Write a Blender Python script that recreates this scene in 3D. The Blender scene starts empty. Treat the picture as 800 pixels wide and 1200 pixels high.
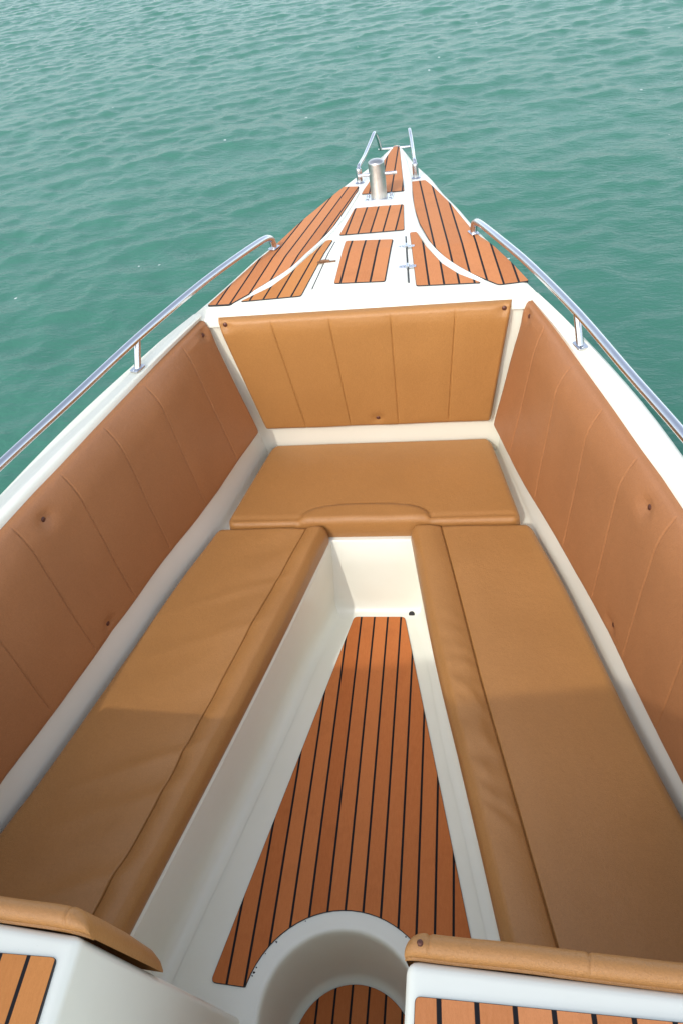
import bpy, bmesh, math, random
import numpy as np
from mathutils import Vector, Matrix, noise
random.seed(7)
rng = np.random.default_rng(7)
SC = bpy.context.scene
COL = SC.collection
PI = math.pi

# ------------------------------------------------------------------ helpers
def interp(pts):
    xs = [p[0] for p in pts]; ys = [p[1] for p in pts]
    if xs[0] > xs[-1]:
        xs, ys = xs[::-1], ys[::-1]
    # monotone-ish smooth interpolation (Catmull-Rom / cubic Hermite)
    n = len(xs)
    m = []
    for i in range(n):
        if i == 0: m.append((ys[1]-ys[0])/(xs[1]-xs[0]))
        elif i == n-1: m.append((ys[-1]-ys[-2])/(xs[-1]-xs[-2]))
        else: m.append((ys[i+1]-ys[i-1])/(xs[i+1]-xs[i-1]))
    def f(x):
        if x <= xs[0]: return ys[0]+m[0]*(x-xs[0])
        if x >= xs[-1]: return ys[-1]+m[-1]*(x-xs[-1])
        i = 0
        while x > xs[i+1]: i += 1
        h = xs[i+1]-xs[i]; t = (x-xs[i])/h
        return ((2*t**3-3*t*t+1)*ys[i]+(t**3-2*t*t+t)*h*m[i]
                + (-2*t**3+3*t*t)*ys[i+1]+(t**3-t*t)*h*m[i+1])
    return f

class Mesh:
    def __init__(self):
        self.v = []; self.f = []; self.mi = []; self.uv = {}
    def add(self, verts, faces, mi=0):
        o = len(self.v)
        self.v += [tuple(p) for p in verts]
        for f in faces:
            self.f.append(tuple(i+o for i in f)); self.mi.append(mi)
        return o
    def grid(self, rows, closed=False, mi=0, flip=False):
        n = len(rows[0]); m = len(rows)
        vs = [p for r in rows for p in r]; fs = []
        for i in range(m-1):
            for j in range(n if closed else n-1):
                k = (j+1) % n
                q = (i*n+j, i*n+k, (i+1)*n+k, (i+1)*n+j)
                fs.append(q[::-1] if flip else q)
        return self.add(vs, fs, mi)
    def tube(self, path, r, seg=14, caps=True, mi=0):
        pts = [Vector(p) for p in path]
        n = len(pts); rr = r if isinstance(r, (list, tuple)) else [r]*n
        tang = []
        for i in range(n):
            a = pts[max(i-1, 0)]; b = pts[min(i+1, n-1)]
            tang.append((b-a).normalized())
        up = Vector((0, 0, 1))
        if abs(tang[0].dot(up)) > .9: up = Vector((1, 0, 0))
        nrm = (up-tang[0]*up.dot(tang[0])).normalized()
        rows = []
        for i in range(n):
            nrm = (nrm-tang[i]*nrm.dot(tang[i])).normalized()
            bi = tang[i].cross(nrm)
            rows.append([tuple(pts[i]+rr[i]*(math.cos(a)*nrm+math.sin(a)*bi))
                         for a in [2*PI*k/seg for k in range(seg)]])
        o = self.grid(rows, closed=True, mi=mi)
        if caps:
            self.f.append(tuple(o+k for k in range(seg))[::-1]); self.mi.append(mi)
            b = o+(n-1)*seg
            self.f.append(tuple(b+k for k in range(seg))); self.mi.append(mi)
    def lathe(self, prof, c, seg=32, mi=0):
        rows = [[(c[0]+r*math.cos(2*PI*k/seg), c[1]+r*math.sin(2*PI*k/seg), c[2]+z) for k in range(seg)] for r, z in prof]
        o = self.grid(rows, closed=True, mi=mi)
        self.f.append(tuple(o+(len(rows)-1)*seg+k for k in range(seg))); self.mi.append(mi)
        self.f.append(tuple(o+k for k in range(seg))[::-1]); self.mi.append(mi)
    def box(self, lo, hi, mi=0):
        x0, y0, z0 = lo; x1, y1, z1 = hi
        v = [(x, y, z) for z in (z0, z1) for y in (y0, y1) for x in (x0, x1)]
        self.add(v, [(0, 2, 3, 1), (4, 5, 7, 6), (0, 1, 5, 4), (2, 6, 7, 3), (0, 4, 6, 2), (1, 3, 7, 5)], mi)

def build(name, m, mats, parent=None, smooth=True, bevel=0, bseg=3, weld=False, angle=40, recalc=True):
    me = bpy.data.meshes.new(name)
    me.from_pydata(m.v, [], m.f)
    mats = mats if isinstance(mats, (list, tuple)) else [mats]
    for a in mats: me.materials.append(a)
    for p, i in zip(me.polygons, m.mi): p.material_index = i
    bm = bmesh.new(); bm.from_mesh(me)
    if weld: bmesh.ops.remove_doubles(bm, verts=bm.verts, dist=1e-4)
    if bevel:
        ed = [e for e in bm.edges if len(e.link_faces) == 2 and e.calc_face_angle(0) > math.radians(25)]
        bmesh.ops.bevel(bm, geom=ed, offset=bevel, segments=bseg, profile=.5, affect='EDGES', clamp_overlap=True)
    if recalc: bmesh.ops.recalc_face_normals(bm, faces=bm.faces)
    for f in bm.faces: f.smooth = smooth
    if smooth:
        for e in bm.edges:
            if len(e.link_faces) == 2 and e.calc_face_angle(0) > math.radians(angle): e.smooth = False
    bm.to_mesh(me); bm.free()
    o = bpy.data.objects.new(name, me); COL.objects.link(o)
    if parent:
        o.parent = parent
        o.matrix_parent_inverse = Matrix.Identity(4)
        # parents that are things are moved to their own base; keep world position
        o.location = -world_loc(parent)
    return o
def world_loc(o):
    p = Vector((0, 0, 0))
    while o: p = p+Vector(o.location); o = o.parent
    return p
def tag(o, label=None, cat=None, group=None, kind=None):
    if label: o['label'] = label
    if cat: o['category'] = cat
    if group: o['group'] = group
    if kind: o['kind'] = kind
    return o

# ------------------------------------------------------------------ materials
def mat(name):
    m = bpy.data.materials.new(name); m.use_nodes = True
    nt = m.node_tree; b = nt.nodes['Principled BSDF']
    return m, nt, b
class N:
    def __init__(self, nt): self.nt = nt
    def __call__(self, typ, props=None, **inp):
        n = self.nt.nodes.new(typ)
        for k, v in (props or {}).items(): setattr(n, k, v)
        for k, v in inp.items():
            k = k.replace('_', ' ') if k not in n.inputs else k
            s = n.inputs[int(k[1:])] if k[0] == 'i' and k[1:].isdigit() else n.inputs[k]
            if hasattr(v, 'is_linked') or isinstance(v, bpy.types.NodeSocket): self.nt.links.new(v, s)
            else: s.default_value = v
        return n
    def math(self, op, a, b=0.0, c=None, clamp=False):
        d = dict(i0=a, i1=b)
        if c is not None: d['i2'] = c
        return self('ShaderNodeMath', dict(operation=op, use_clamp=clamp), **d).outputs[0]
    def mix(self, f, a, b, blend='MIX'):
        n = self.nt.nodes.new('ShaderNodeMix'); n.data_type = 'RGBA'; n.blend_type = blend
        for s, v in ((n.inputs[0], f), (n.inputs[6], a), (n.inputs[7], b)):
            if isinstance(v, bpy.types.NodeSocket): self.nt.links.new(v, s)
            else: s.default_value = v
        return n.outputs[2]
    def ramp(self, f, stops):
        n = self.nt.nodes.new('ShaderNodeValToRGB'); self.nt.links.new(f, n.inputs[0])
        e = n.color_ramp.elements
        while len(e) < len(stops): e.new(.5)
        for q, (p, c) in zip(e, stops):
            q.position = p; q.color = c if len(c) == 4 else (*c, 1)
        return n.outputs[0]
    def noise(self, vec, scale, detail=4, rough=.5):
        return self('ShaderNodeTexNoise', None, Vector=vec, Scale=scale, Detail=detail, Roughness=rough).outputs[0]
    def link(self, a, b): self.nt.links.new(a, b)

def gelcoat(name, col, warm):
    m, nt, b = mat(name); n = N(nt)
    co = n('ShaderNodeTexCoord').outputs['Object']
    a = n.noise(co, 2.3, 5, .6); f = n.noise(co, 60, 3, .6)
    c = n.mix(n.ramp(a, [(.35, (0, 0, 0)), (.75, (1, 1, 1))]), (*col, 1), (*warm, 1))
    sp = n.ramp(n.noise(co, 130, 2, .6), [(.0, (0, 0, 0)), (.735, (0, 0, 0)), (.78, (1, 1, 1))])
    pat = n.ramp(n.noise(co, 5, 3, .5), [(.52, (0, 0, 0)), (.66, (1, 1, 1))])
    dirt = n('ShaderNodeMath', dict(operation='MULTIPLY'), i0=sp, i1=pat).outputs[0]
    c = n.mix(n.math('MULTIPLY', dirt, .5), c, (.25, .2, .13, 1))
    n.link(c, b.inputs['Base Color'])
    n.link(n.math('MULTIPLY_ADD', f, .16, .24), b.inputs['Roughness'])
    bp = n('ShaderNodeBump', None, Strength=.08, Distance=.004, Height=n.noise(co, 14, 4, .5))
    n.link(bp.outputs[0], b.inputs['Normal'])
    b.inputs['Coat Weight'].default_value = .15; b.inputs['Coat Roughness'].default_value = .12
    return m

def vinyl(name, col, dark):
    m, nt, b = mat(name); n = N(nt)
    co = n('ShaderNodeTexCoord').outputs['Object']
    a = n.noise(co, 3.1, 5, .6); g = n.noise(co, 420, 2, .5); g2 = n.noise(co, 95, 3, .55)
    c = n.mix(n.ramp(a, [(.3, (0, 0, 0)), (.75, (1, 1, 1))]), (*col, 1), (*dark, 1))
    c = n.mix(n.math('MULTIPLY', n.ramp(n.noise(co, 170, 3, .7), [(.4, (0, 0, 0)), (.7, (1, 1, 1))]), .30), c, (*[t*.80 for t in dark], 1))
    c = n.mix(n.math('MULTIPLY', n.ramp(n.noise(co, 28, 4, .7), [(.5, (0, 0, 0)), (.8, (1, 1, 1))]), .22), c, (*[min(1, t*1.12) for t in col], 1))
    c = n.mix(n.math('MULTIPLY', n.ramp(g, [(.42, (0, 0, 0)), (.7, (1, 1, 1))]), .22), c, (*[t*.72 for t in dark], 1))
    n.link(c, b.inputs['Base Color'])
    n.link(n.math('MULTIPLY_ADD', a, .2, .33), b.inputs['Roughness'])
    b.inputs['Specular IOR Level'].default_value = .42
    v = n('ShaderNodeTexVoronoi', dict(feature='DISTANCE_TO_EDGE'), Vector=co, Scale=330).outputs[0]
    h = n.math('ADD', n.math('MULTIPLY', v, .6), n.math('MULTIPLY', g2, .5))
    h = n.math('ADD', h, n.math('MULTIPLY', n.noise(co, 13, 4, .6), 1.6))
    bp = n('ShaderNodeBump', None, Strength=.45, Distance=.0028, Height=h)
    n.link(bp.outputs[0], b.inputs['Normal'])
    return m

def teak(name, base=(.50, .180, .060), hi=(.60, .235, .088)):
    m, nt, b = mat(name); n = N(nt)
    uv = n('ShaderNodeUVMap').outputs[0]
    sx = n('ShaderNodeSeparateXYZ', None, Vector=uv)
    u, v = sx.outputs[0], sx.outputs[1]
    fr = n.math('FRACT', n.math('ADD', u, .5))
    d = n.math('ABSOLUTE', n.math('SUBTRACT', fr, .5))
    seam = n('ShaderNodeMapRange', dict(interpolation_type='SMOOTHSTEP'), Value=d, **{'From Min': .058, 'From Max': .078, 'To Min': 1.0, 'To Max': 0.0}).outputs[0]
    pid = n.math('FLOOR', u)
    wn = n('ShaderNodeTexWhiteNoise', dict(noise_dimensions='1D'), W=pid).outputs[0]
    gv = n('ShaderNodeCombineXYZ', None, X=n.math('MULTIPLY', u, 11), Y=n.math('MULTIPLY', v, 5.0), Z=n.math('MULTIPLY', pid, 3.7)).outputs[0]
    g = n.noise(gv, 1.0, 6, .62)
    gf = n.noise(n('ShaderNodeCombineXYZ', None, X=n.math('MULTIPLY', u, 60), Y=n.math('MULTIPLY', v, 26.), Z=pid).outputs[0], 1.0, 3, .6)
    mixf = n.math('ADD', n.math('MULTIPLY', g, .75), n.math('MULTIPLY', wn, .5))
    c = n.mix(n.ramp(mixf, [(.28, (0, 0, 0)), (.85, (1, 1, 1))]), (*base, 1), (*hi, 1))
    c = n.mix(n.math('MULTIPLY', n.ramp(gf, [(.45, (0, 0, 0)), (.75, (1, 1, 1))]), .28), c, (*[t*.62 for t in base], 1))
    st = n.noise(n('ShaderNodeTexCoord').outputs['Object'], 9, 4, .65)
    c = n.mix(n.math('MULTIPLY', n.ramp(st, [(.55, (0, 0, 0)), (.8, (1, 1, 1))]), .25), c, (*[t*.55 for t in base], 1))
    c = n.mix(seam, c, (.012, .011, .012, 1))
    n.link(c, b.inputs['Base Color'])
    n.link(n.math('MULTIPLY_ADD', gf, .2, .5), b.inputs['Roughness'])
    b.inputs['Specular IOR Level'].default_value = .13
    h = n.math('SUBTRACT', n.math('MULTIPLY', gf, .12), seam)
    bp = n('ShaderNodeBump', None, Strength=.5, Distance=.002, Height=h)
    n.link(bp.outputs[0], b.inputs['Normal'])
    return m

def plain(name, col, rough=.5, metal=0., bump=0., scale=40, var=.15):
    m, nt, b = mat(name); n = N(nt)
    co = n('ShaderNodeTexCoord').outputs['Object']
    a = n.noise(co, scale, 4, .6)
    c = n.mix(a, (*[t*(1-var) for t in col], 1), (*[min(1, t*(1+var)) for t in col], 1))
    n.link(c, b.inputs['Base Color'])
    n.link(n.math('MULTIPLY_ADD', a, rough*.4, rough*.8), b.inputs['Roughness'])
    b.inputs['Metallic'].default_value = metal
    if bump:
        bp = n('ShaderNodeBump', None, Strength=bump, Distance=.002, Height=a)
        n.link(bp.outputs[0], b.inputs['Normal'])
    return m

M_white = gelcoat('white_gelcoat', (.80, .80, .69), (.765, .755, .63))
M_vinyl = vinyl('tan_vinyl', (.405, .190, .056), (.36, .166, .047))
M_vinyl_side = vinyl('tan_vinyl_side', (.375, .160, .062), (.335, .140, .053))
M_teak = teak('teak_foam')
M_teak_warm = teak('teak_foam_warm', (.48, .18, .048), (.56, .225, .064))
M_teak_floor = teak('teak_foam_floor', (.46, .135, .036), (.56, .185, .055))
M_black = plain('black_foam', (.018, .017, .017), .7)
M_gap = plain('dark_gap', (.05, .05, .047), .8)
M_steel = plain('polished_steel', (.60, .61, .635), .20, 1., .02, 25, .06)
M_brushed = plain('brushed_steel', (.55, .53, .50), .30, 1., .15, 60, .18)
M_rust = plain('rusty_steel', (.20, .10, .05), .7, .2, .5, 120, .5)
M_button = plain('bronze_snap', (.10, .035, .022), .35, .4, 0, 60, .3)
M_canvas = plain('added_awning_canvas', (.62, .63, .62), .8, 0, .2, 30, .05)  # cloth of the added shade caster, translucent to lift the fill below it
_n = N(M_canvas.node_tree); _b = M_canvas.node_tree.nodes['Principled BSDF']
_tr = _n('ShaderNodeBsdfTranslucent', None, Color=(.72, .72, .70, 1))
_mx = _n('ShaderNodeMixShader', None, i0=.62, i1=_b.outputs[0], i2=_tr.outputs[0])
_n.link(_mx.outputs[0], M_canvas.node_tree.nodes['Material Output'].inputs[0])

# ------------------------------------------------------------------ boat curves (x half breadth as a function of y)
XG = interp([(-3.5, 1.0), (-2, 1.06), (-.6, 1.05), (.1, 1.015), (.5, .966), (.75, .925), (.95, .886), (1.15, .844), (1.37, .797), (1.62, .738), (1.83, .675), (2.05, .599), (2.3, .505),
             (2.475, .444), (2.74, .360), (3.0, .291), (3.19, .234), (3.39, .184), (3.51, .147), (3.645, .104), (3.85, .052), (3.98, .020)])
XT = interp([(-3.5, .92), (-.6, .965), (.1, .938), (.5, .898), (.75, .860), (.95, .818), (1.25, .742), (1.4, .708), (1.5, .681), (1.66, .642), (1.85, .593), (2.05, .541), (2.24, .485), (2.32, .462)])
XB = interp([(.0, .86), (.45, .842), (.7, .80), (.85, .765), (.917, .748), (1.1, .702), (1.33, .646), (1.49, .600), (1.68, .543), (1.84, .491), (1.96, .456), (2.22, .394), (2.32, .37)])
XBS = {-1: interp([(.45, .862), (.7, .822), (.862, .790), (.93, .778), (1.13, .7235), (1.345, .673), (1.535, .620), (1.736, .560), (2.027, .468), (2.22, .400)]),
       1: interp([(.45, .862), (.7, .815), (.945, .758), (1.106, .716), (1.399, .648), (1.53, .611), (1.724, .554), (1.898, .497), (2.22, .395)])}
XC = interp([(-.2, .875), (.45, .875), (.7, .842), (.84, .800), (.94, .767), (1.16, .704), (1.37, .650), (1.64, .578), (1.86, .510), (2.1, .455), (2.32, .402)])
XI = {-1: interp([(.4, .478), (.617, .427), (1.09, .308), (1.435, .226), (1.87, .129)]),
      1: interp([(.4, .425), (.64, .373), (.83, .334), (1.06, .285), (1.37, .218), (1.863, .129)])}
XS = {-1: interp([(.4, .556), (.64, .499), (.9, .430), (1.12, .381), (1.45, .304), (1.873, .197)]),
      1: interp([(.4, .530), (.636, .476), (.965, .406), (1.254, .344), (1.57, .284), (1.862, .226)])}
ZD = lambda y: .955 if y < 2.6 else .955-(y-2.6)*.072
WATER = -.42
FLOOR_AFT = -.28

boat = bpy.data.objects.new('motorboat', None); COL.objects.link(boat)
boat.location = (0, 0, WATER)
tag(boat, 'white open motorboat with tan padded bow seating, teak-look decking and steel rails', 'boat')

# ------------------------------------------------------------------ hull
m = Mesh()
ys = list(np.linspace(-3.5, 2.2, 24))+list(np.linspace(2.35, 3.98, 26))
rows = []
def hull_section(y):
    g = XG(y); zt = ZD(y)
    half = [(g+.003, zt-.018), (g+.012, zt-.030), (g+.014, zt-.052), (g+.003, zt-.062), (.985*g, zt-.25), (.93*g, zt-.6),
            (.86*g, -.12), (.70*g, -.42), (.35*g, -.62), (0, -.72)]
    out = []
    for x, z in half:
        k = max(0, y)/4.0
        out.append((x, y-k*k*.42*max(0, zt-.06-z), z))
    return out
for y in ys:
    h = hull_section(y)
    rows.append([(-x, b, z) for x, b, z in h]+[(x, b, z) for x, b, z in h[-2::-1]])
m.grid(rows)
m.add(rows[0], [tuple(range(len(rows[0])))])
m.add(rows[-1], [tuple(range(len(rows[-1])))])
hull = build('hull', m, M_white, boat, weld=True)

# ------------------------------------------------------------------ deck: gunwales and foredeck in one moulding
m = Mesh()
Y0 = 2.228
for s in (-1, 1):
    rows = []
    for y in np.linspace(-3.5, Y0, 70):
        g, t = XG(y), XT(y)
        w = g-t
        sec = [(t+.012, .905), (t+.0125, .920), (t+.016, .9275), (t+.022, .931), (t+.28*w, .9475), (t+.33*w, .9512), (t+.38*w, .953), (t+.62*w, .9535), (t+.66*w, .9545),
               (t+.78*w, .9605), (t+.83*w, .961), (g-.010, .9585), (g-.004, .956), (g-.001, .950), (g+.003, .937)]
        kb = max(0, 1-(Y0-y)/.14); kb = kb*kb*(3-2*kb)
        flat = {6: .9535, 7: .955, 8: .955, 9: .955, 10: .955, 11: .955, 12: .9535, 13: .947}
        sec = [(x, z+(flat.get(i, z)-z)*kb) for i, (x, z) in enumerate(sec)]
        rows.append([(s*x, y, z) for x, z in sec])
    m.grid(rows, flip=(s < 0))
# foredeck: rows from the cockpit lip to the stem
fr = []
tt = [-1, -.97, -.9, -.7, -.45, -.2, 0, .2, .45, .7, .9, .97, 1]
def drow(y, dz, g=None, edge=.0):
    g = g or XG(y); z = ZD(y)+dz
    mid = [(t*(g-.018), y, z) for t in tt]
    L = [(-(g+.003), y, z-.018), (-(g-.001), y, z-.008), (-(g-.007), y, z-.002)]
    R = [(-x, b, c) for x, b, c in L[::-1]]
    return L+mid+R
for y, dz in ((Y0, -.050), (Y0+.0005, -.035), (Y0+.004, -.0275), (Y0+.010, -.024), (Y0+.030, -.010), (Y0+.037, -.006), (Y0+.045, -.003), (Y0+.055, 0)):
    r = drow(y, dz)
    # only the part over the opening steps down; the outer wings stay at deck level
    q = []
    for (x, b, z) in r:
        k = min(1, max(0, (XT(Y0)+.012+.02-abs(x))/.02))
        q.append((x, b, (ZD(y)-.0 if abs(x) < XG(y)-.017 else z-dz)*(1-k)+(ZD(y)+dz)*k if abs(x) < XG(y)-.017 else z-dz))
    fr.append(q)
for y in list(np.linspace(2.30, 3.9, 42))+[3.94, 3.965, 3.98]:
    fr.append(drow(y, 0))
m.grid(fr)
tipy = 3.992
m.add([(x*.55, tipy, z-.004) for x, y, z in fr[-1]], [])
o = len(m.v)-2*len(fr[-1])
n_ = len(fr[-1])
for j in range(n_-1):
    m.f.append((o+j, o+j+1, o+n_+j+1, o+n_+j)); m.mi.append(0)
# moulded ribs that frame the raised centre of the foredeck
def rib(pts, w, h):
    P = [Vector(p) for p in pts]
    # resample smoothly
    fx = interp([(p.y, p.x) for p in P])
    yy = np.linspace(P[-1].y, P[0].y, 60)
    rows = []
    for i, y in enumerate(yy):
        x = fx(y); dx = (fx(y+.004)-fx(y-.004))/.008
        t = Vector((dx, 1, 0)).normalized(); nn = Vector((t.y, -t.x, 0))
        e = min(1, min(i, 59-i)/6+.05)
        row = []
        for a in np.linspace(0, PI, 9):
            c = Vector((x, y, ZD(y)))+nn*(math.cos(a)*w*(.5+.5*e))
            row.append((c.x, c.y, c.z-.001+h*e*math.sin(a)))
        rows.append(row)
    m.grid(rows)
rib([(.030, 3.88, 0), (.063, 3.635, 0), (.092, 3.403, 0), (.1125, 3.115, 0), (.150, 2.814, 0), (.196, 2.622, 0), (.243, 2.505, 0), (.290, 2.428, 0), (.345, 2.364, 0), (.405, 2.312, 0)], .009, .010)
rib([(-.104, 3.327, 0), (-.130, 3.024, 0), (-.157, 2.839, 0), (-.196, 2.674, 0), (-.250, 2.510, 0), (-.305, 2.416, 0), (-.352, 2.358, 0), (-.405, 2.308, 0)], .007, .008)
deck = build('deck', m, M_white, boat, angle=50)

# ------------------------------------------------------------------ cockpit liner: walls, seat bases, footwell, floor, round step well
m = Mesh()
ZS = .312
YF = 1.862   # front of the footwell
LOW = lambda s, y: XI[s](y)-.004
yl = list(np.linspace(.42, 2.31, 40))
for s in (-1, 1):
    rows = []
    for y in yl:
        c = XC(y)+.014; t = XT(y)+.012
        c -= .002
        a = [(c-.03, ZS), (c-.008, ZS+.004), (c-.001, ZS+.016), (c, .345)]
        for k in np.linspace(.1, 1, 8):
            a.append((c+(t-c)*k, .345+(.93-.345)*k))
        rows.append([(s*x, y, z) for x, z in a])
    m.grid(rows, flip=(s > 0))
    # seat base
    rows = []
    for y in [t for t in yl if t <= YF]+[YF]:
        rows.append([(s*(LOW(s, y)+.004), y, ZS-.012), (s*(LOW(s, y)+.008), y, ZS-.003), (s*(LOW(s, y)+.02), y, ZS), (s*(XC(y)-.016), y, ZS)])
    m.grid(rows, flip=(s > 0))
    # footwell side
    rows = []
    for y in list(np.linspace(.45, YF-.002, 30)):
        x = LOW(s, y)+.004; k = min(1, (YF-y)/.25)
        w = x+.012+.03*k
        rows.append([(s*a, y, z) for a, z in ((x, ZS-.012), (x+(w-x)*.6, .14), (w, .05), (w-.003, .026), (w-.012, .009), (w-.028, .001), (w-.045, 0))])
    m.grid(rows, flip=(s > 0))
# bow seat base and the wall behind it
m.add([(-XC(YF), YF, ZS), (XC(YF), YF, ZS), (.43, 2.312, ZS), (-.43, 2.312, ZS)], [(0, 1, 2, 3)])
rows = []
for z in (ZS, .325, .5, .7, .93):
    k = (z-ZS)/(.93-ZS)
    xx = XC(2.31)+.014+(XT(2.31)+.012-XC(2.31)-.014)*k
    xx += .045
    rows.append([(t*xx, 2.312-.076*k, z) for t in np.linspace(-1, 1, 5)])
m.grid(rows)
# front wall of the footwell
rows = []
for z, y in ((ZS, YF), (ZS-.004, YF-.004), (.2, YF-.012), (.06, YF-.022), (.03, YF-.027), (.012, YF-.037), (.003, YF-.052), (0, YF-.07)):
    rows.append([(t, y, z) for t in np.linspace(-.18, .18, 7)])
m.grid(rows)
# floor at z = 0 with a U-shaped opening towards the stern
def U(r, cy=.59, y_end=.30, n=28):
    a = [(-r, y_end), (-r, .45)]
    a += [(r*math.cos(t), cy+r*math.sin(t)) for t in np.linspace(PI, 0, n)]
    return a+[(r, .45), (r, y_end)]
left = [(-(LOW(-1, y)-.0), y) for y in np.linspace(.44, 1.80, 14)]
right = [((LOW(1, y)-.0), y) for y in np.linspace(1.80, .44, 14)]
lip = U(.203, y_end=.44)[0:1]+U(.203, y_end=.44)[2:-2]+U(.203, y_end=.44)[-1:]
poly = [(x, y, -.0005) for x, y in left+right]+[(x, y, -.0005) for x, y in lip[::-1]]
m.add(poly, [tuple(range(len(poly)))])
# wide flat side margins reach under the walls
for s in (-1, 1):
    rows = [[(s*(LOW(s, y)-.02), y, -.0012), (s*(LOW(s, y)+.05), y, -.0012)] for y in np.linspace(.44, 1.83, 14)]
    m.grid(rows)
m.add([(-.2, 1.76, -.0018), (.2, 1.76, -.0018), (.2, 1.85, -.0018), (-.2, 1.85, -.0018)], [(0, 1, 2, 3)])
rows = []
for r, z in ((.203, -.0005), (.198, -.001), (.193, -.004), (.190, -.011), (.1885, -.03), (.183, -.15), (.179, FLOOR_AFT+.03), (.174, FLOOR_AFT+.010), (.162, FLOOR_AFT)):
    rows.append([(x, y, z) for x, y in U(r, y_end=.30)])
m.grid(rows)
# added wall, out of view, keeping light from astern out of the step well
m.grid([[(-.233, .205, z), (.233, .205, z)] for z in (FLOOR_AFT, .0, .3, .56)], flip=True)
m.grid([[(-.233, .185, z), (.233, .185, z)] for z in (FLOOR_AFT, .0, .3, .56)])
m.add([(-.233, .185, .56), (.233, .185, .56), (.233, .205, .56), (-.233, .205, .56)], [(0, 1, 2, 3)])
# lower floor running aft between and behind the consoles
m.add([(-.9, -3.45, FLOOR_AFT-.001), (.9, -3.45, FLOOR_AFT-.001), (.9, .35, FLOOR_AFT-.001), (.17, .35, FLOOR_AFT-.001), (.17, .78, FLOOR_AFT-.001), (-.17, .78, FLOOR_AFT-.001), (-.17, .35, FLOOR_AFT-.001), (-.9, .35, FLOOR_AFT-.001)], [(0, 1, 2, 3, 4, 5, 6, 7)])
for s in (-1, 1):
    rows = [[(s*(XT(y)-.03), y, FLOOR_AFT), (s*(XT(y)+.012), y, .93)] for y in np.linspace(-3.47, .46, 20)]
    m.grid(rows)
m.add([(-.9, -3.46, FLOOR_AFT), (.9, -3.46, FLOOR_AFT), (.9, -3.46, .93), (-.9, -3.46, .93)], [(0, 1, 2, 3)])
m.add([(-.93, -3.5, .94), (.93, -3.5, .94), (.93, -3.44, .94), (-.93, -3.44, .94)], [(0, 1, 2, 3)])
liner = build('cockpit_liner', m, M_white, boat, angle=50, recalc=False)

# ------------------------------------------------------------------ teak-look foam sheets
SHEETS = {
    'side_deck_starboard': ([(0.1006, 3.3556), (0.1586, 3.3621), (0.1871, 3.2805), (0.2647, 3.0297), (0.3339, 2.7539), (0.3685, 2.6507), (0.4146, 2.5507), (0.4631, 2.4252), (0.5062, 2.2995), (0.416, 2.2875), (0.3853, 2.3201), (0.3313, 2.3789), (0.2575, 2.4895), (0.2061, 2.6145), (0.1579, 2.8286), (0.13, 3.0145), (0.1143, 3.2029)], (22.066, 2.376, -10.959)),
    'side_deck_port': ([(-0.179, 3.3667), (-0.1132, 3.3535), (-0.1134, 3.2953), (-0.16, 2.8686), (-0.2069, 2.6497), (-0.2583, 2.501), (-0.3102, 2.423), (-0.3683, 2.3342), (-0.4153, 2.2732), (-0.493, 2.2748), (-0.4367, 2.4386), (-0.3663, 2.6472), (-0.2947, 2.9597), (-0.2164, 3.2391)], (22.74, -2.684, 16.584)),
    'hatch_side_starboard': ([(0.1264, 2.7469), (0.1502, 2.7481), (0.1889, 2.5983), (0.2443, 2.4604), (0.2985, 2.3765), (0.3659, 2.3088), (0.1673, 2.3164)], (21.854, 2.067, -9.314)),
    'hatch_side_port': ([(-0.1423, 2.7307), (-0.1653, 2.7314), (-0.1983, 2.6174), (-0.2507, 2.4761), (-0.3019, 2.3765), (-0.3866, 2.2864), (-0.1916, 2.2984)], (22.788, -2.724, 14.332)),
    'fore_hatch': ([(-0.1019, 3.0687), (0.0868, 3.0682), (0.1058, 2.7779), (-0.1259, 2.7746)], (22.567, -0.45, 3.569)),
    'anchor_hatch': ([(-0.0937, 2.701), (0.0739, 2.6826), (0.0695, 2.3551), (-0.0942, 2.3636)], (20.914, -0.25, 2.128)),
    'bow': ([(-0.0102, 3.9624), (0.0153, 3.953), (0.0789, 3.2407), (-0.093, 3.2427), (-0.0885, 3.3098)], (13.932, -0.608, 2.708)),
    'floor': ([(-0.0853, 1.8029), (0.0892, 1.8032), (0.3021, 0.78), (0.1614, 0.7566), (0.1252, 0.7887), (0.0803, 0.8123), (0.0352, 0.8248), (-0.0105, 0.8284), (-0.0548, 0.824), (-0.1437, 0.7834), (-0.1886, 0.7341), (-0.232, 0.6432), (-0.3199, 0.6494)], (22.132, 0.076, 6.172)),
    'console_starboard': ([(0.234, 0.3574), (0.5727, 0.351), (0.57, 0.3374), (0.2342, 0.3241)], (20.929, 0.892, -6.101)),
    'console_port': ([(-0.3448, 0.3706), (-0.2562, 0.3701), (-0.2533, 0.2876), (-0.3049, 0.2837)], (23.095, 0.822, 6.616)),
}

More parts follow.
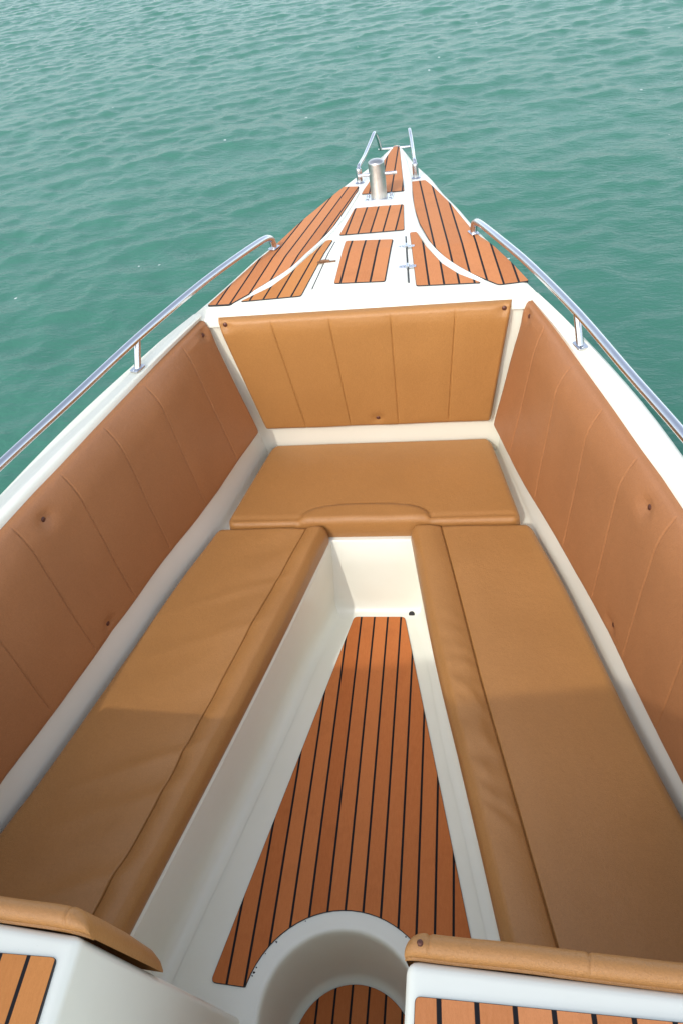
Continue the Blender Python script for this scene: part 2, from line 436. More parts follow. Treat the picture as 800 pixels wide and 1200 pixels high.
def round_poly(pts, r=.012, sharp=30):
    out = []; n = len(pts)
    for i in range(n):
        a, b, c = (Vector(pts[(i+k) % n]) for k in (-1, 0, 1))
        d1, d2 = (a-b), (c-b)
        ang = d1.angle(d2)
        if math.degrees(ang) > 180-sharp: out.append(tuple(b)); continue
        q = min(r, d1.length*.4, d2.length*.4)
        p0, p1 = b+d1.normalized()*q, b+d2.normalized()*q
        for t in (0, .25, .5, .75, 1):
            out.append(tuple(p0*(1-t)**2+b*2*t*(1-t)+p1*t*t))
    return out
def teak_panel(outline, uvec, zf, parent, material=None, th=.0035, r=.012, zoff=0.):
    P = round_poly(outline, r)
    if sum(P[i-1][0]*P[i][1]-P[i][0]*P[i-1][1] for i in range(len(P))) < 0: P = P[::-1]
    n = len(P); me = bpy.data.meshes.new('teak_panel')
    c = Vector((sum(p[0] for p in P)/n, sum(p[1] for p in P)/n))
    bm = bmesh.new()
    def loop(d, z):
        out = []
        for i in range(n):
            a, b, e = Vector(P[i-1]), Vector(P[i]), Vector(P[(i+1) % n])
            t = (e-a).normalized(); nn = Vector((-t.y, t.x))
            q = b+nn*d
            out.append(bm.verts.new((q.x, q.y, z+zoff)))
        return out
    A, B, C_ = loop(-.0003, -.003), loop(0, th-.0008), loop(.0009, th)
    f_top = bm.faces.new(C_); f_top.material_index = 0
    for X, Y, mi in ((A, B, 1), (B, C_, 1)):
        for i in range(n):
            f = bm.faces.new((X[i], X[(i+1) % n], Y[(i+1) % n], Y[i])); f.material_index = mi
    if zf is ZD:      # follow the break in the deck
        bmesh.ops.bisect_plane(bm, geom=bm.verts[:]+bm.edges[:]+bm.faces[:], plane_co=(0, 2.6, 0), plane_no=(0, 1, 0), dist=1e-5)
    for w_ in bm.verts: w_.co.z += zf(w_.co.y)
    uvl = bm.loops.layers.uv.new('UVMap')
    L = math.hypot(uvec[0], uvec[1]); tx, ty = -uvec[1]/L, uvec[0]/L
    for f in bm.faces:
        for l in f.loops:
            x, y, z = l.vert.co
            l[uvl].uv = (uvec[0]*x+uvec[1]*y+uvec[2], (tx*x+ty*y)*10)
    bmesh.ops.triangulate(bm, faces=[f for f in bm.faces if len(f.verts) > 4])
    bm.to_mesh(me); bm.free()
    me.materials.append(material or M_teak); me.materials.append(M_black)
    o = bpy.data.objects.new('teak_panel', me); COL.objects.link(o)
    o.parent = parent; o.location = -world_loc(parent)
    return o
for k in ('side_deck_starboard', 'side_deck_port', 'hatch_side_starboard', 'hatch_side_port', 'fore_hatch', 'bow'):
    O, u = SHEETS[k]
    if k == 'bow': u = (1/.044, .022/.044, (-.022*3.24-.027)/.044)
    teak_panel(O, u, ZD, boat, M_teak_warm if k == 'hatch_side_port' else M_teak, r=.01)
O, u = SHEETS['floor']
# the aft curve of the floor sheet follows the lip of the round step well
arc = [(.238*math.cos(t), .59+.238*math.sin(t)) for t in np.linspace(math.radians(28), math.radians(167), 26)]
O = [(-.0853, 1.803), (.0892, 1.803), (.3365, .62), (.2105, .62)]+arc[1:]+[(-.234, .635), (-.3225, .640)]
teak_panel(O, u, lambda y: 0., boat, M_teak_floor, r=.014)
# lower sheet at the bottom of the well
O = [(-.150, .20)]+[(.158*math.cos(t), .59+.158*math.sin(t)) for t in np.linspace(PI, 0, 30)]+[(.150, .20)]
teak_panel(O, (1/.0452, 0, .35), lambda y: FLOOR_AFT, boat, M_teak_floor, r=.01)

# ------------------------------------------------------------------ anchor hatch in the foredeck
m = Mesh()
lid = [(-.160, 2.336), (.140, 2.336), (.112, 2.722), (-.130, 2.722)]
hz = lambda y: ZD(y)
def prism(m, P, z0, z1, mi=0, zf=ZD):
    n = len(P)
    m.add([(x, y, zf(y)+z0) for x, y in P]+[(x, y, zf(y)+z1) for x, y in P],
          [tuple(range(n))[::-1], tuple(range(n, 2*n))]+[(i, (i+1) % n, n+(i+1) % n, n+i) for i in range(n)], mi)
prism(m, round_poly(lid, .02), -.004, .003, zf=lambda y: 0.)
hatch = build('hatch_lid', m, M_white, boat, bevel=.0015, bseg=2)
bm = bmesh.new(); bm.from_mesh(hatch.data)
bmesh.ops.bisect_plane(bm, geom=bm.verts[:]+bm.edges[:]+bm.faces[:], plane_co=(0, 2.6, 0), plane_no=(0, 1, 0), dist=1e-5)
for w_ in bm.verts: w_.co.z += ZD(w_.co.y)
bm.to_mesh(hatch.data); bm.free()
O, u = SHEETS['anchor_hatch']
teak_panel(O, u, ZD, hatch, r=.01, zoff=.003)
def strip(pts, w, h, name, material, parent):
    m = Mesh()
    for (a, b) in zip(pts[:-1], pts[1:]):
        a, b = Vector(a), Vector(b); t = (b-a).normalized(); nn = Vector((-t.y, t.x))*w/2
        prism(m, [tuple(a+nn), tuple(a-nn), tuple(b-nn), tuple(b+nn)], -.003, h)
    return build(name, m, material, parent, smooth=False)
strip([(.1435, 2.345), (.1235, 2.6), (.1145, 2.715)], .005, .0012, 'gap_strip', M_gap, hatch)  # dark strip laid on the deck, standing in for the shaded lid gap
strip([(-.1630, 2.345), (-.1427, 2.6), (-.1335, 2.715)], .003, .001, 'gap_strip', M_gap, hatch)
for (hx, hy) in ((.1225, 2.606), (.1345, 2.451)):
    m = Mesh()
    for s in (-1, 1):
        prism(m, [(hx+s*.006, hy-.010), (hx+s*.027, hy-.008), (hx+s*.027, hy+.008), (hx+s*.006, hy+.010)][::s], .0028, .0058)
        for dx in (.012, .021):
            m.lathe([(.0028, 0), (.0028, .001), (.0012, .0018)], (hx+s*dx, hy, ZD(hy)+.0058), 10)
    m.tube([(hx, hy-.013, ZD(hy)+.0065), (hx, hy+.013, ZD(hy)+.0065)], .0052, 12)
    build('hinge', m, M_steel, hatch)
m = Mesh()
prism(m, [(-.170, 2.524), (-.108, 2.527), (-.108, 2.537), (-.170, 2.535)], .002, .0048)
m.tube([(-.160, 2.530, ZD(2.53)+.007), (-.146, 2.5305, ZD(2.53)+.009), (-.128, 2.531, ZD(2.53)+.007)], .004, 10)
for dx in (-.166, -.112): m.lathe([(.004, 0), (.004, .0015), (.002, .0025)], (dx, 2.531, ZD(2.53)+.0048), 10)
tag(build('latch', m, M_rust, hatch), 'rusty latch')

# ------------------------------------------------------------------ mooring bollard
bx, by = -.016, 3.182; bz = ZD(by)
m = Mesh()
prof = [(.033, .0), (.033, .008), (.0315, .012), (.0315, .132)]+[(.0315*math.cos(a)*1.0, .132+.014*math.sin(a)) for a in np.linspace(.15, 1.5, 7)]
m.lathe(prof, (bx, by, bz+.004), 36)
bol = build('bollard', m, M_brushed, boat)
m = Mesh(); m.tube([(bx-.074, by, bz+.092), (bx-.02, by, bz+.092), (bx+.076, by, bz+.093)], .0062, 12)
build('cross_pin', m, M_steel, bol)
m = Mesh()
prism(m, round_poly([(bx-.056, by-.036), (bx+.056, by-.036), (bx+.056, by+.036), (bx-.056, by+.036)], .008), -.002, .004)
build('base_plate', m, M_steel, bol, bevel=.001, bseg=1)
for sx in (-1, 1):
    for sy in (-1, 1):
        m = Mesh(); m.lathe([(.0065, 0), (.0065, .003), (.004, .005)], (bx+sx*.045, by+sy*.024, bz+.004), 12)
        build('bolt', m, M_steel, bol)

# ------------------------------------------------------------------ rails
def smooth_path(P, n=10):
    P = [Vector(p) for p in P]; out = []
    for i in range(len(P)-1):
        p0, p1, p2, p3 = P[max(i-1, 0)], P[i], P[i+1], P[min(i+2, len(P)-1)]
        for k in range(n):
            t = k/n
            out.append(.5*((2*p1)+(p2-p0)*t+(2*p0-5*p1+4*p2-p3)*t*t+(3*p1-p0-3*p2+p3)*t**3))
    return out+[P[-1]]
def base_plate(x, y, z, ang, parent, a=.021, b=.0145, material=None):
    m = Mesh(); c, s = math.cos(ang), math.sin(ang)
    pts = round_poly([(x+c*u-s*v, y+s*u+c*v) for u, v in ((-b, -a), (b, -a), (b, a), (-b, a))], .006)
    prism(m, pts, 0, .004, zf=lambda yy: z-.001)
    for k in (-1, 1): m.lathe([(.004, 0), (.004, .0012), (.002, .002)], (x-s*k*a*.72, y+c*k*a*.72, z+.003), 10)
    return build('base_plate', m, material or M_steel, parent, bevel=.0008, bseg=1)
for s in (-1, 1):
    P = [(s*.3455, 2.682, .950), (s*.347, 2.682, .975), (s*.352, 2.672, .995), (s*.370, 2.622, 1.009), (s*.43, 2.45, 1.024), (s*.506, 2.25, 1.030), (s*.606, 1.96, 1.030),
         (s*.693, 1.657, 1.030), (s*.770, 1.395, 1.030), (s*.845, 1.10, 1.030), (s*.915, .7, 1.030), (s*.965, .2, 1.03), (s*.985, -.3, 1.03), (s*.985, -.40, 1.015), (s*.985, -.43, .955)]
    m = Mesh(); m.tube(smooth_path(P), .0117, 18)
    rail = build('grab_rail', m, M_steel, boat)
    base_plate(s*.3455, 2.682, .956, s*.4, rail)
    for (px, py) in ((s*.614, 1.915), (s*.862, 1.0), (s*.972, .1)):
        m = Mesh(); m.tube([(px, py, .953), (px-s*.004, py+.018, .99), (px-s*.009, py+.040, 1.031)], .0098, 14)
        build('post', m, M_steel, rail)
        base_plate(px, py, .957, s*.33 if py > .5 else 0, rail)
for s in (-1, 1):
    P = [(s*.117, 3.412, .895), (s*.117, 3.414, .935), (s*.116, 3.420, .958), (s*.113, 3.445, .962), (s*.104, 3.55, .958), (s*.090, 3.69, .966), (s*.080, 3.775, .976), (s*.077, 3.800, .972), (s*.0755, 3.835, .955), (s*.074, 3.90, .905), (s*.0725, 3.938, .858)]
    pp = smooth_path(P, 6)
    m = Mesh(); m.tube(pp, [.0125 if p.z < .955 and p.y < 3.45 else .0078 for p in pp], 14)
    br = build('bow_rail', m, M_steel, boat)
    m = Mesh(); m.lathe([(.021, 0), (.021, .003), (.015, .007)], (s*.117, 3.412, ZD(3.412)-.001), 18)
    build('base_plate', m, M_steel, br)
m = Mesh(); m.tube([(-.082, 3.940, .857), (0, 3.9935, .8455), (.004, 3.9935, .8455), (.082, 3.940, .857)][0:1]+[(.0, 3.9405, .8565)]+[(.082, 3.940, .857)], .0065, 12)
build('crossbar', m, M_steel, boat)

# ------------------------------------------------------------------ floor drain
def tilt(m, x, y, z):
    R = Matrix.Rotation(math.radians(30), 3, 'X')
    m.v = [tuple(R @ (Vector(p)-Vector((.112, 1.812, 0)))+Vector((x, y, z))) for p in m.v]
m = Mesh(); m.lathe([(.0145, -.001), (.0145, .002), (.011, .0035)], (.112, 1.812, 0), 22)
tilt(m, .112, 1.815, .0015)
dr = build('drain', m, M_brushed, boat)
m = Mesh(); m.lathe([(.0105, .0), (.0105, .0042), (.004, .0044)], (.112, 1.812, 0), 22)
tilt(m, .112, 1.815, .0015)
build('opening', m, M_black, dr)

# ------------------------------------------------------------------ upholstery
def roll(d, R):
    if d >= R: return 0.
    t = 1-max(d, 0)/R
    return 1-math.sqrt(max(0, 1-t*t))
def spaced(a, b, n, e, ne, extra=(), ew=.006):
    """sample positions, dense near both ends and around the extra positions"""
    L = abs(b-a); s = set(np.linspace(0, L, n))
    for k in range(ne+1):
        q = e*(k/ne)**2
        s.add(q); s.add(L-q)
    for x in extra:
        for k in np.linspace(-ew, ew, 9):
            q = abs(x-a)+k
            if 0 < q < L: s.add(q)
    s = sorted(s); out = [s[0]]
    for q in s[1:]:
        if q-out[-1] > 2e-4: out.append(q)
    sg = 1 if b > a else -1
    return [a+sg*q for q in out]
def groove(d, w=.0035, dep=.005): return dep*math.exp(-(d/w)**2)

SEAMS = [2.08, 1.87, 1.67, 1.475, 1.28, 1.085, .89, .69]
def side_panel(s):
    ZT = .931
    zb0 = .46 if s < 0 else .45
    ZBf = lambda y: zb0+.032*min(1, max(0, (y-1.95)/.27))
    ZB = zb0
    y0, y1 = 2.225, .50
    seams = SEAMS if s < 0 else [q-.004 for q in SEAMS]
    btn = [(2.190, .900), (1.362, .878), (1.362, .487)]
    Ysamp = spaced(y0, y1, 110, .03, 8, seams)
    Kn = spaced(0, 1, 34, .12, 10)
    def wall(y, z):
        k = (z-.345)/(.93-.345); c = XC(y)+.012
        return c+(XT(y)+.012-c)*k
    def face(y, z):
        zb = ZBf(y)+.006*math.exp(-((y-1.335)/.05)**2)+.0012*math.sin(y*17+s)
        d_b = z-zb; d_t = ZT-z; d_f = min(y0-y, y-y1)
        k = max(0, (z-zb)/(ZT-zb))
        wf = min(1, max(0, (y0-y)/.40)); wf = wf*wf*(3-2*wf)
        g = (.60*k+.40*max(0, (k-.78)/.22)**2.0)*wf+k*(1-wf)
        x = XBS[s](y)+(XT(y)+.004-XBS[s](y))*g
        T = wall(y, z)-x
        T = max(T, .012*min(1, max(0, d_t)/.03)+.004)
        T *= 1-.25*roll(d_b, .014)
        T -= .007*roll(d_t, .010)
        T = T*(1-.5*roll(d_f, .010)) if d_f < .010 else T
        dm = min(abs(y-q) for q in seams)
        fade = min(1, max(0, d_t/.02))*min(1, max(0, d_b/.03))
        T -= groove(dm, .0021, .0032)*fade
        T += .0015*(1-math.exp(-(dm/.02)**2))*fade
        for by_, bz_ in btn:
            rr = math.hypot(y-by_, z-bz_); T -= .012*math.exp(-(rr/.019)**2)
        T += .0022*noise.noise(Vector((y*4, z*5, s*3.1)))+.0010*noise.noise(Vector((y*13, z*9, s*7.)))
        return wall(y, z)-max(T, .001)
    m = Mesh(); rows = []
    for y in Ysamp:
        Vsamp = [ZBf(y)+(ZT-ZBf(y))*k for k in Kn]
        r = [(s*(wall(y, ZBf(y))+.004), y, ZBf(y))]
        r += [(s*face(y, z), y, z) for z in Vsamp]
        r.append((s*(wall(y, ZT)+.010), y, ZT+.001))
        rows.append(r)
    first = [(s*(wall(Ysamp[0], p[2])+.004), Ysamp[0]+.0005, p[2]) for p in rows[0]]
    last = [(s*(wall(Ysamp[-1], p[2])+.004), Ysamp[-1]-.0005, p[2]) for p in rows[-1]]
    m.grid([first]+rows+[last], flip=(s > 0))
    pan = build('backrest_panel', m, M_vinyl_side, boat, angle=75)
    for by_, bz_ in btn:
        m = Mesh()
        x = face(by_, bz_)
        R = Matrix.Rotation(-s*(PI/2-.15), 3, 'Y')
        mm = Mesh(); mm.lathe([(.0075, -.002), (.0075, .002), (.005, .0045), (.002, .0052)], (0, 0, 0), 14)
        mm.v = [tuple(R @ Vector(p)+Vector((s*x, by_, bz_))) for p in mm.v]
        build('button', mm, M_button, pan)
    return pan
side_panel(-1); side_panel(1)

def bow_panel():
    ZB, ZT = .474, .934
    W = lambda z: .390+(.453-.390)*(z-ZB)/(ZT-ZB)
    YB = lambda z: 2.312-.076*(z-ZS)/(.93-ZS)-.004; th = .032
    us = [-.62, -.215, .205, .635]
    btn = [(-.428, .918), (.430, .918), (.012, .512)]
    Us = spaced(-1, 1, 70, .07, 8, us, .02); Zs = spaced(ZB, ZT, 34, .05, 9)
    def face(u, z):
        w = W(z); d_s = (1-abs(u))*w; d_t = ZT-z; d_b = z-ZB
        T = th*(1-.7*roll(d_s, .011))
        T = T*(1-.65*roll(d_b, .016)) - (.016*roll(d_t, .065)) - (.014*roll(d_t, .012))
        dm = min(abs(u-q) for q in us)*w
        fade = min(1, max(0, d_t/.04))*min(1, max(0, d_b/.03))
        T -= groove(dm, .0021, .0032)*fade; T += .0022*(1-math.exp(-(dm/.02)**2))*fade
        for bx_, bz_ in btn:
            rr = math.hypot(u*w-bx_, z-bz_); T -= .010*math.exp(-(rr/.017)**2)
        T += .0022*noise.noise(Vector((u*3, z*6, 9.1)))
        return YB(z)-max(T, -.003)
    rows = []
    for z in Zs:
        w = W(z)
        r = [(-w, YB(z)+.004, z)]+[(u*w, face(u, z), z) for u in Us]+[(w, YB(z)+.004, z)]
        rows.append(r)
    rows = [[(x, YB(z)+.004, z-.0005) for x, y, z in rows[0]]]+rows+[[(x, YB(z)+.004, z+.0005) for x, y, z in rows[-1]]]
    m = Mesh(); m.grid(rows)
    pan = build('backrest_panel', m, M_vinyl, boat, angle=75)
    for bx_, bz_ in btn:
        y = face(bx_/W(bz_), bz_)
        R = Matrix.Rotation(PI/2, 3, 'X')
        mm = Mesh(); mm.lathe([(.0075, -.002), (.0075, .002), (.005, .0045), (.002, .0052)], (0, 0, 0), 14)
        mm.v = [tuple(R @ Vector(p)+Vector((bx_, y, bz_))) for p in mm.v]
        build('button', mm, M_button, pan)
bow_panel()

# loose seat cushions
def inset(d, r):
    return 0. if d >= r else r-math.sqrt(max(0, r*r-(r-d)**2))
def cushion_mesh(y0, y1, xin, xout, sgn, zt, zb, relief, R=.022, rc=.035, extra=(), nx=26, ny=90, seam=None):
    m = Mesh()
    Y = spaced(y0, y1, ny, .05, 9); U_ = spaced(0, 1, nx, .12, 7, extra, .05)
    US1 = spaced(0, 1, 14, .3, 7); US1 = sorted(set(US1+[1-.012, 1-.03, 1-.055])); US2 = [0.0+q for q in (.002, .006, .012, .02)]+spaced(0, 1, 24, .09, 7)[1:]; US2 = sorted(set(US2))
    rows = []
    for y in Y:
        d = min(abs(y-y0), abs(y-y1)); i = inset(d, rc)
        a = xin(y)+i*(1 if sgn else 1); b = xout(y)-i
        row = []
        if seam:
            xs_ = seam(y)
            ptsx = [a+(xs_-a)*u for u in US1]+[xs_+(b-xs_)*u for u in US2]
        else: ptsx = [(a+(b-a)*u) for u in U_]
        top = []
        for x in ptsx:
            dd = min(x-a, b-x, d)
            top.append((x, y, zt-R*roll(dd, R)*1.0+relief(x, y, x-xin(y), xout(y)-x, min(1, max(0, dd/.02)))))
        side_a = [(a+.006, y, zb), (a-.001, y, zb+.006), (a-.0025, y, (zb+zt-R)/2)]
        side_b = [(b+.0025, y, (zb+zt-R)/2), (b+.001, y, zb+.006), (b-.006, y, zb)]
        rows.append(side_a+top+side_b)
    # close both ends
    def end(row, dy):
        y = row[0][1]
        return [(x, y+dy*.002, (zb+zt-R)/2 if 3 <= k < len(row)-3 else z) for k, (x, _, z) in enumerate(row)], [(x, y-dy*.004, zb) for (x, _, z) in row]
    e0a, e0b = end(rows[0], 1 if y0 > y1 else -1); e1a, e1b = end(rows[-1], -1 if y0 > y1 else 1)
    rows = [e0b, e0a]+rows+[e1a, e1b]
    if sgn < 0: rows = [[(-x, y, z) for x, y, z in r] for r in rows]
    m.grid(rows)
    return m
def side_relief(s):
    def f(x, y, da, db, k):
        w = XS[s](y)-XI[s](y)
        z = 0.
        # the padded roll along the footwell edge
        q = da/w
        if q < 1: z += .013*math.sin(PI*min(1, max(0, q)))**.8*k
        z -= groove(da-w, .0022, .006)
        if q > 1: z += .005*(1-math.exp(-((da-w)/.04)**2))*k
        # slack cover: puckers next to the seam, broad folds further out
        yy = y*1.0
        if s < 0:
            a = math.exp(-((da-w)/.12)**2)*(1 if q > 1 else .5)
            z += .0060*a*noise.noise(Vector((x*5+3, (y+.55*x)*11, 2.)))*k
            z += .0062*noise.noise(Vector((x*3, (y+.25*x)*4.2, 5.)))*k+.0016*noise.noise(Vector((x*8, (y+.4*x)*12, 15.)))*k
            for yc, am, ww in ((1.04, .0065, .022), (.93, .006, .028), (.72, .007, .03), (.60, .005, .03), (1.45, .004, .03), (1.62, .004, .022)):
                t = (y-yc+.45*(da-w))/ww
                z += am*math.exp(-t*t)*math.exp(-(max(0, da-w)/.20)**2)*(1 if q > 1 else max(0, q))*k
        else:
            if q < 1: z += (.0052*math.sin((y+.45*da)*78+5.*noise.noise(Vector((da*9, y*5, 0))))*(.5+1.1*noise.noise(Vector((3., y*7, 1.))))+.006*noise.noise(Vector((da*22, (y+.5*da)*24, 4.))))*math.exp(-((y-1.12)/.26)**2)*math.sin(PI*q)*k
            z += .0050*noise.noise(Vector((x*3.2, y*3.8, 11.)))*k+.0016*noise.noise(Vector((x*9, y*9, 1.)))*k
        return z
    return f
XO = lambda y: min(XC(y), .868)-.006
CG = 'loose seat cushions around the footwell'
for s, lab in ((-1, 'tan vinyl bench cushion, creased, on the port seat in front of the shaded side backrest'),
               (1, 'tan vinyl bench cushion on the starboard seat, its padded roll puckered beside the floor')):
    c0 = bpy.data.objects.new('bench_cushion', None); COL.objects.link(c0)
    c0.location = (s*.5, 1.2, ZS); tag(c0, lab, 'cushion', CG)
    m = cushion_mesh(1.868, .47, XI[s], XO, s, .374, ZS+.001, side_relief(s), R=.024, rc=.03, ny=150, seam=XS[s])
    build('cover', m, M_vinyl, c0, angle=80)
c0 = bpy.data.objects.new('bow_cushion', None); COL.objects.link(c0)
c0.location = (0, 2.09, ZS); tag(c0, 'tan vinyl cushion with a rounded front flap on the bow seat', 'cushion', CG)
BX = interp([(1.87, .476), (1.95, .461), (2.30, .390)])
def bow_relief(x, y, da, db, k):
    z = .004*noise.noise(Vector((x*2.5, y*4, 21.)))*k+.0012*noise.noise(Vector((x*9, y*9, 2.)))*k
    # rounded flap sewn on at the front edge
    dx = (x+.018)/.212; dy = (y-1.868)/.088
    e = (abs(dx)**3.2+max(0, dy)**3.2)**(1/3.2) if dy > 0 else abs(dx)
    t = 1-e
    if e < 1.3:
        h = .012*(1-roll(min(t, .22)/.22, 1.0)) if t > 0 else 0
        z += h*k**.3
        z -= .0045*math.exp(-((t+.005)/.03)**2)
    z += -.004*math.exp(-((y-1.895)/.012)**2)*(1 if e > 1 else 0)*k
    return z
m = cushion_mesh(1.872, 2.301, lambda y: -BX(y), BX, 0, .383, ZS+.001, bow_relief, R=.020, rc=.035, nx=110, ny=60)
build('cover', m, M_vinyl, c0, angle=80)

# ------------------------------------------------------------------ consoles at the aft end of the seats, with padded backrests
for s in (-1, 1):
    m = Mesh()
    xo, xi = .975, .232
    prof = [(.402, .936), (.575, -.02), (.575, FLOOR_AFT), (.02, FLOOR_AFT), (.02, .930)]
    a = [(s*xi, y, z) for y, z in prof]; b = [(s*(xo-.05 if z < .5 else xo-.06), y+((.053 if s < 0 else -.028) if y > .1 else 0), z-(.006 if z > .5 else 0)) for y, z in prof]
    n = len(prof)
    m.add(a+b, [tuple(range(n)), tuple(range(n, 2*n))[::-1]]+[(i, n+i, n+(i+1) % n, (i+1) % n) for i in range(n)])
    con = build('console', m, M_white, boat, bevel=.016, bseg=4)
    O, u = SHEETS['console_starboard' if s > 0 else 'console_port']
    zt = lambda y: .936-.0157*(.402-y)
    if s > 0: O = [(.2335, .3574), (.80, .3475), (.80, .06), (.2335, .06)]
    else: O = [(-.80, .373), (-.2575, .3705), (-.2440, .06), (-.80, .06)]
    if s > 0: O = [(x+.012 if x < .3 else x, y) for x, y in O]; u = (u[0], u[1], u[2])
    teak_panel(O, u, zt, con, M_teak_warm if s < 0 else M_teak, r=.008)
    # reclined pad: rounded slab lying on the forward face, its top rolled over
    x0, x1 = (.228, .905)
    bs = [.262, .47, .70, .9]
    X_ = spaced(x0, x1, 60, .03, 8, bs[:3])
    D = Vector((0, .173, -.936)).normalized(); NN = Vector((0, .936, .173)).normalized()
    org = Vector((0, .404, .944)); Lp = .36; Tp = .032
    rows = []
    for x in X_:
        d = min(x-x0, x1-x); e = roll(d, .03)
        pts = []
        dm = min(abs(x-q) for q in bs); g = groove(dm, .0025, .0022)
        # section in (t along the face, n off it)
        t0 = .022*e; T = Tp*(1-.80*e)-g
        sec = [(t0+.030, -.001), (t0+.022, .001), (t0+.019, -.003), (t0+.016, -.003), (t0+.014, .0005)]
        for a_ in np.linspace(-PI/2+.25, PI/2, 13):
            sec.append((t0+.018-(.018-g)*math.cos(a_), T/2+T/2*math.sin(a_)))
        sec += [(t0+.10, T+.002), (.2, T+.003), (Lp-.04, T), (Lp-.012, T*.8), (Lp, T*.4), (Lp, 0.001)]
        for t, q in sec:
            p = org+D*t+NN*q
            wob = .0015*noise.noise(Vector((x*9, t*8, s*2.)))
            pts.append((s*x, p.y+wob+(.085 if s < 0 else -.045)*(x-.232), p.z+wob-.010*(x-.232)))
        rows.append(pts)
    m = Mesh(); m.grid(rows, flip=(s < 0))
    nn = len(rows[0])
    m.add(rows[0], [tuple(range(nn))]); m.add(rows[-1], [tuple(range(nn))[::-1]])
    build('bolster', m, M_vinyl, con, angle=60)
    if s > 0:
        m = Mesh(); m.lathe([(.0042, -.003), (.0042, .001), (.003, .0025), (.0012, .003)], (.251, .416, .9565), 12)
        build('button', m, M_button, con)
# crumbs of black sealant left along the curved edge of the floor sheet
m = Mesh()
for i, (a_, rr) in enumerate(((162, .002), (160, .0035), (157, .002), (148, .0015), (139, .0025), (118, .0015), (52, .0018), (40, .003), (37, .0022), (34, .0035), (33, .002))):
    a_ = math.radians(a_); r0 = .2365-.004*rng.random()
    c = (r0*math.cos(a_), .59+r0*math.sin(a_), -.0003)
    P = [(c[0]+rr*(.6+.8*rng.random())*math.cos(q), c[1]+rr*(.6+.8*rng.random())*math.sin(q), c[2]) for q in np.linspace(0, 2*PI, 9)[:-1]]
    m.add(P+[(c[0]+(x-c[0])*.5, c[1]+(y-c[1])*.5, c[2]+rr*.5) for x, y, z in P], [tuple(range(8, 16))]+[(k, (k+1) % 8, 8+(k+1) % 8, 8+k) for k in range(8)])
o = build('sealant', m, M_black, boat); o['kind'] = 'stuff'

# ------------------------------------------------------------------ canvas out of view, added to cast the shade on the near seats
m = Mesh()
ZA = 2.5
rows = []
for k in range(13):
    t = k/12; x = -1.85+t*2.15
    yf = -1.53+t*.301
    rows.append([(x, yf, ZA-.03), (x, yf-.004, ZA)]+[(x, yf+(-2.35-yf)*q, ZA+.07*math.sin(PI*q)*(1-(2*t-1)**2*.6)) for q in (.03, .2, .4, .6, .8, 1)]
                + [(x, -2.35, ZA-.03)])
m.grid(rows)
aw = build('added_awning', m, M_canvas, boat)
for (px, py) in ((-1.0, -1.75), (.26, -1.7), (-1.0, -2.3), (.26, -2.3)):
    m = Mesh(); m.tube([(px, py, .93 if px < -.9 else FLOOR_AFT), (px, py, ZA+.01)], .016, 12)
    build('post', m, M_steel, aw)  # carries the added canvas

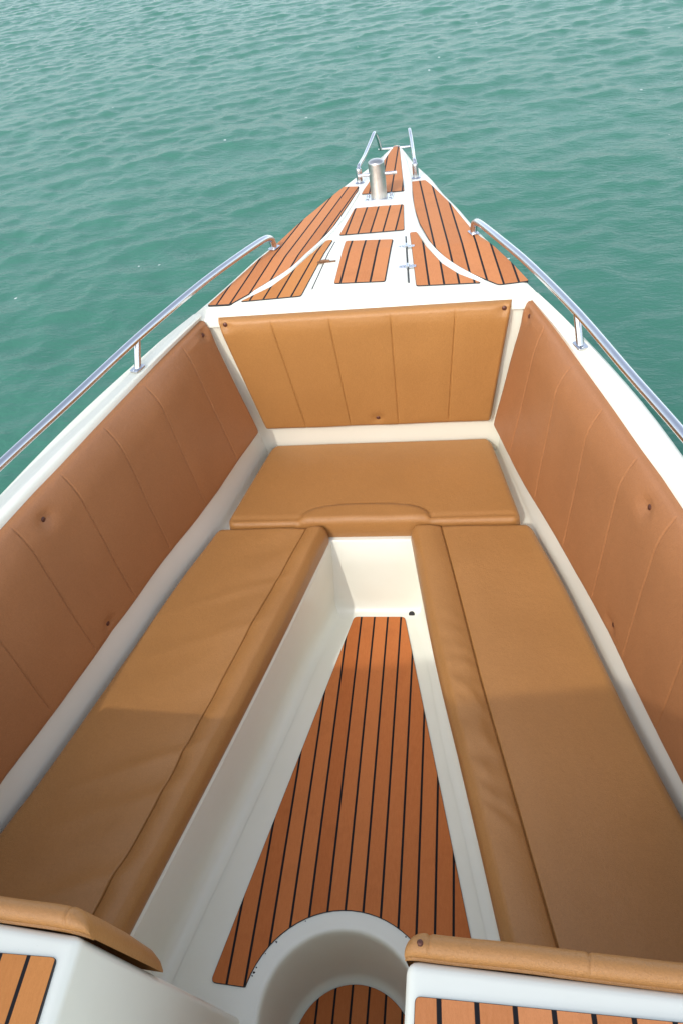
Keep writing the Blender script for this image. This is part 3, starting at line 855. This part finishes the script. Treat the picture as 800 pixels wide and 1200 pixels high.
# ------------------------------------------------------------------ sea
def sea():
    fx = np.arange(-15, 11.01, .04); fy = np.arange(-1, 21.01, .04)
    def ext(a):
        lo, hi = a[0], a[-1]
        g = []; d = .09; p = 0
        while p < 3500: p += d; d *= 1.22; g.append(p)
        g = np.array(g)
        return np.concatenate([(lo-g)[::-1], a, hi+g])
    X, Y = ext(fx), ext(fy)
    gx, gy = np.meshgrid(X, Y)
    h = np.zeros_like(gx); dx = np.zeros_like(gx); dy = np.zeros_like(gx)
    wind = math.radians(-70)
    for i in range(132):
        lam = .12*(.62/.12)**rng.random() if i < 118 else .8+1.4*rng.random()
        th = wind+rng.normal()*.85
        k = 2*PI/lam
        amp = .0021*lam**.85*(.5+.9*rng.random())*(1 if i < 118 else .8)
        ph = rng.random()*2*PI
        arg = k*(gx*math.cos(th)+gy*math.sin(th))+ph
        c = np.cos(arg)
        h += amp*c
        q = .55*amp
        sn = np.sin(arg)
        dx -= q*math.cos(th)*sn; dy -= q*math.sin(th)*sn
    fade = np.ones_like(gx)
    for a, lo, hi in ((gx, -15, 11), (gy, -1, 21)):
        d = np.maximum(lo-a, a-hi); fade *= np.clip(1-np.maximum(d, 0)/25, 0, 1)
    h *= fade
    vx = (gx+dx*fade).ravel(); vy = (gy+dy*fade).ravel(); vz = (WATER+h).ravel()
    n, mcol = gx.shape
    co = np.stack([vx, vy, vz], 1).astype(np.float32)
    idx = np.arange(n*mcol).reshape(n, mcol)
    q = np.stack([idx[:-1, :-1], idx[:-1, 1:], idx[1:, 1:], idx[1:, :-1]], -1).reshape(-1, 4)
    me = bpy.data.meshes.new('sea')
    me.vertices.add(len(co)); me.vertices.foreach_set('co', co.ravel())
    me.loops.add(q.size); me.loops.foreach_set('vertex_index', q.ravel().astype(np.int32))
    me.polygons.add(len(q)); me.polygons.foreach_set('loop_start', np.arange(0, q.size, 4, dtype=np.int32))
    me.polygons.foreach_set('use_smooth', np.ones(len(q), dtype=bool))
    me.update(calc_edges=True)
    o = bpy.data.objects.new('sea', me); COL.objects.link(o)
    m, nt, b = mat('sea_water'); n = N(nt)
    co_ = n('ShaderNodeNewGeometry').outputs['Position']
    big = n.noise(co_, .33, 4, .55); mid = n.noise(co_, 1.4, 4, .6)
    c = n.mix(n.ramp(big, [(.3, (0, 0, 0)), (.7, (1, 1, 1))]), (.046, .158, .112, 1), (.062, .184, .136, 1))
    # scattered flecks of foam
    mp = n('ShaderNodeMapping', None, Vector=co_, Scale=(1, 1, 0))
    vo = n('ShaderNodeTexVoronoi', dict(feature='F1'), Vector=mp.outputs[0], Scale=3.6, Randomness=1.)
    sel = n.math('GREATER_THAN', n('ShaderNodeTexWhiteNoise', None, Vector=vo.outputs['Position']).outputs[0], .45)
    rad = n.math('MULTIPLY', n.noise(co_, 34, 2, .5), .10)
    fl = n.math('MULTIPLY', n.math('LESS_THAN', vo.outputs['Distance'], rad), sel)
    patch = n.math('GREATER_THAN', n.noise(co_, .6, 2, .5), .50)
    fl = n.math('MULTIPLY', fl, patch)
    c = n.mix(n.math('MULTIPLY', fl, .75), c, (.62, .68, .64, 1))
    n.link(c, b.inputs['Base Color'])
    b.inputs['Roughness'].default_value = .22
    b.inputs['Specular IOR Level'].default_value = .13
    b.inputs['Specular Tint'].default_value = (.60, .92, 1.0, 1)
    b.inputs['IOR'].default_value = 1.33
    mp2 = n('ShaderNodeMapping', None, Vector=co_, Rotation=(0, 0, math.radians(28)), Scale=(1, 2.2, 1))
    h1 = n.noise(mp2.outputs[0], 5.5, 4, .6); h2 = n.noise(mp2.outputs[0], 15, 3, .6)
    hh = n.math('ADD', n.math('MULTIPLY', h1, .8), n.math('MULTIPLY', h2, .42))
    bp = n('ShaderNodeBump', None, Strength=.45, Distance=.035, Height=hh)
    n.link(bp.outputs[0], b.inputs['Normal'])
    me.materials.append(m)
    tag(o, 'rippled green-blue sea around the boat', 'sea', kind='structure')
sea()

# ------------------------------------------------------------------ light
S = Vector((-.43, -1.21, 1.0)).normalized()      # towards the sun
elev = math.asin(S.z); azi = math.atan2(S.x, S.y)
W = bpy.data.worlds.new('World'); SC.world = W; W.use_nodes = True
nt = W.node_tree; bg = nt.nodes['Background']
sky = nt.nodes.new('ShaderNodeTexSky'); sky.sky_type = 'NISHITA'; sky.sun_disc = False
sky.sun_elevation = elev; sky.sun_rotation = azi
sky.air_density = 1.0; sky.dust_density = 1.6; sky.ozone_density = 1.0
hs = nt.nodes.new('ShaderNodeHueSaturation'); hs.inputs['Saturation'].default_value = .55; hs.inputs['Value'].default_value = 3.2   # paled sky, its brightness raised to put fill light into the shade
nt.links.new(sky.outputs[0], hs.inputs['Color']); nt.links.new(hs.outputs[0], bg.inputs[0]); bg.inputs[1].default_value = .15
sd = bpy.data.lights.new('sun', 'SUN'); sd.energy = 2.0; sd.angle = math.radians(.5); sd.color = (1, .96, .90)
so = bpy.data.objects.new('sun', sd); COL.objects.link(so)
so.rotation_euler = S.to_track_quat('Z', 'Y').to_euler()

# ------------------------------------------------------------------ camera
cd = bpy.data.cameras.new('camera'); cam = bpy.data.objects.new('camera', cd); COL.objects.link(cam)
cd.sensor_fit = 'VERTICAL'; cd.sensor_height = 36; cd.sensor_width = 24; cd.lens = 943.5476/1200*36
R_ = Vector((.98613429, .10931215, -.12485997)); U_ = Vector((.01993443, .66892103, .74306613)); F_ = Vector((-.16474762, .735252, -.65746689))
mw = Matrix((R_, U_, -F_)).transposed().to_4x4(); mw.translation = Vector((.33637071, 0, 2.1))
cam.matrix_world = mw
cd.clip_start = .02; cd.clip_end = 8000
SC.camera = cam
SC.view_settings.view_transform = 'Standard'; SC.view_settings.look = 'None'
SC.view_settings.exposure = -0.37; SC.view_settings.gamma = 1
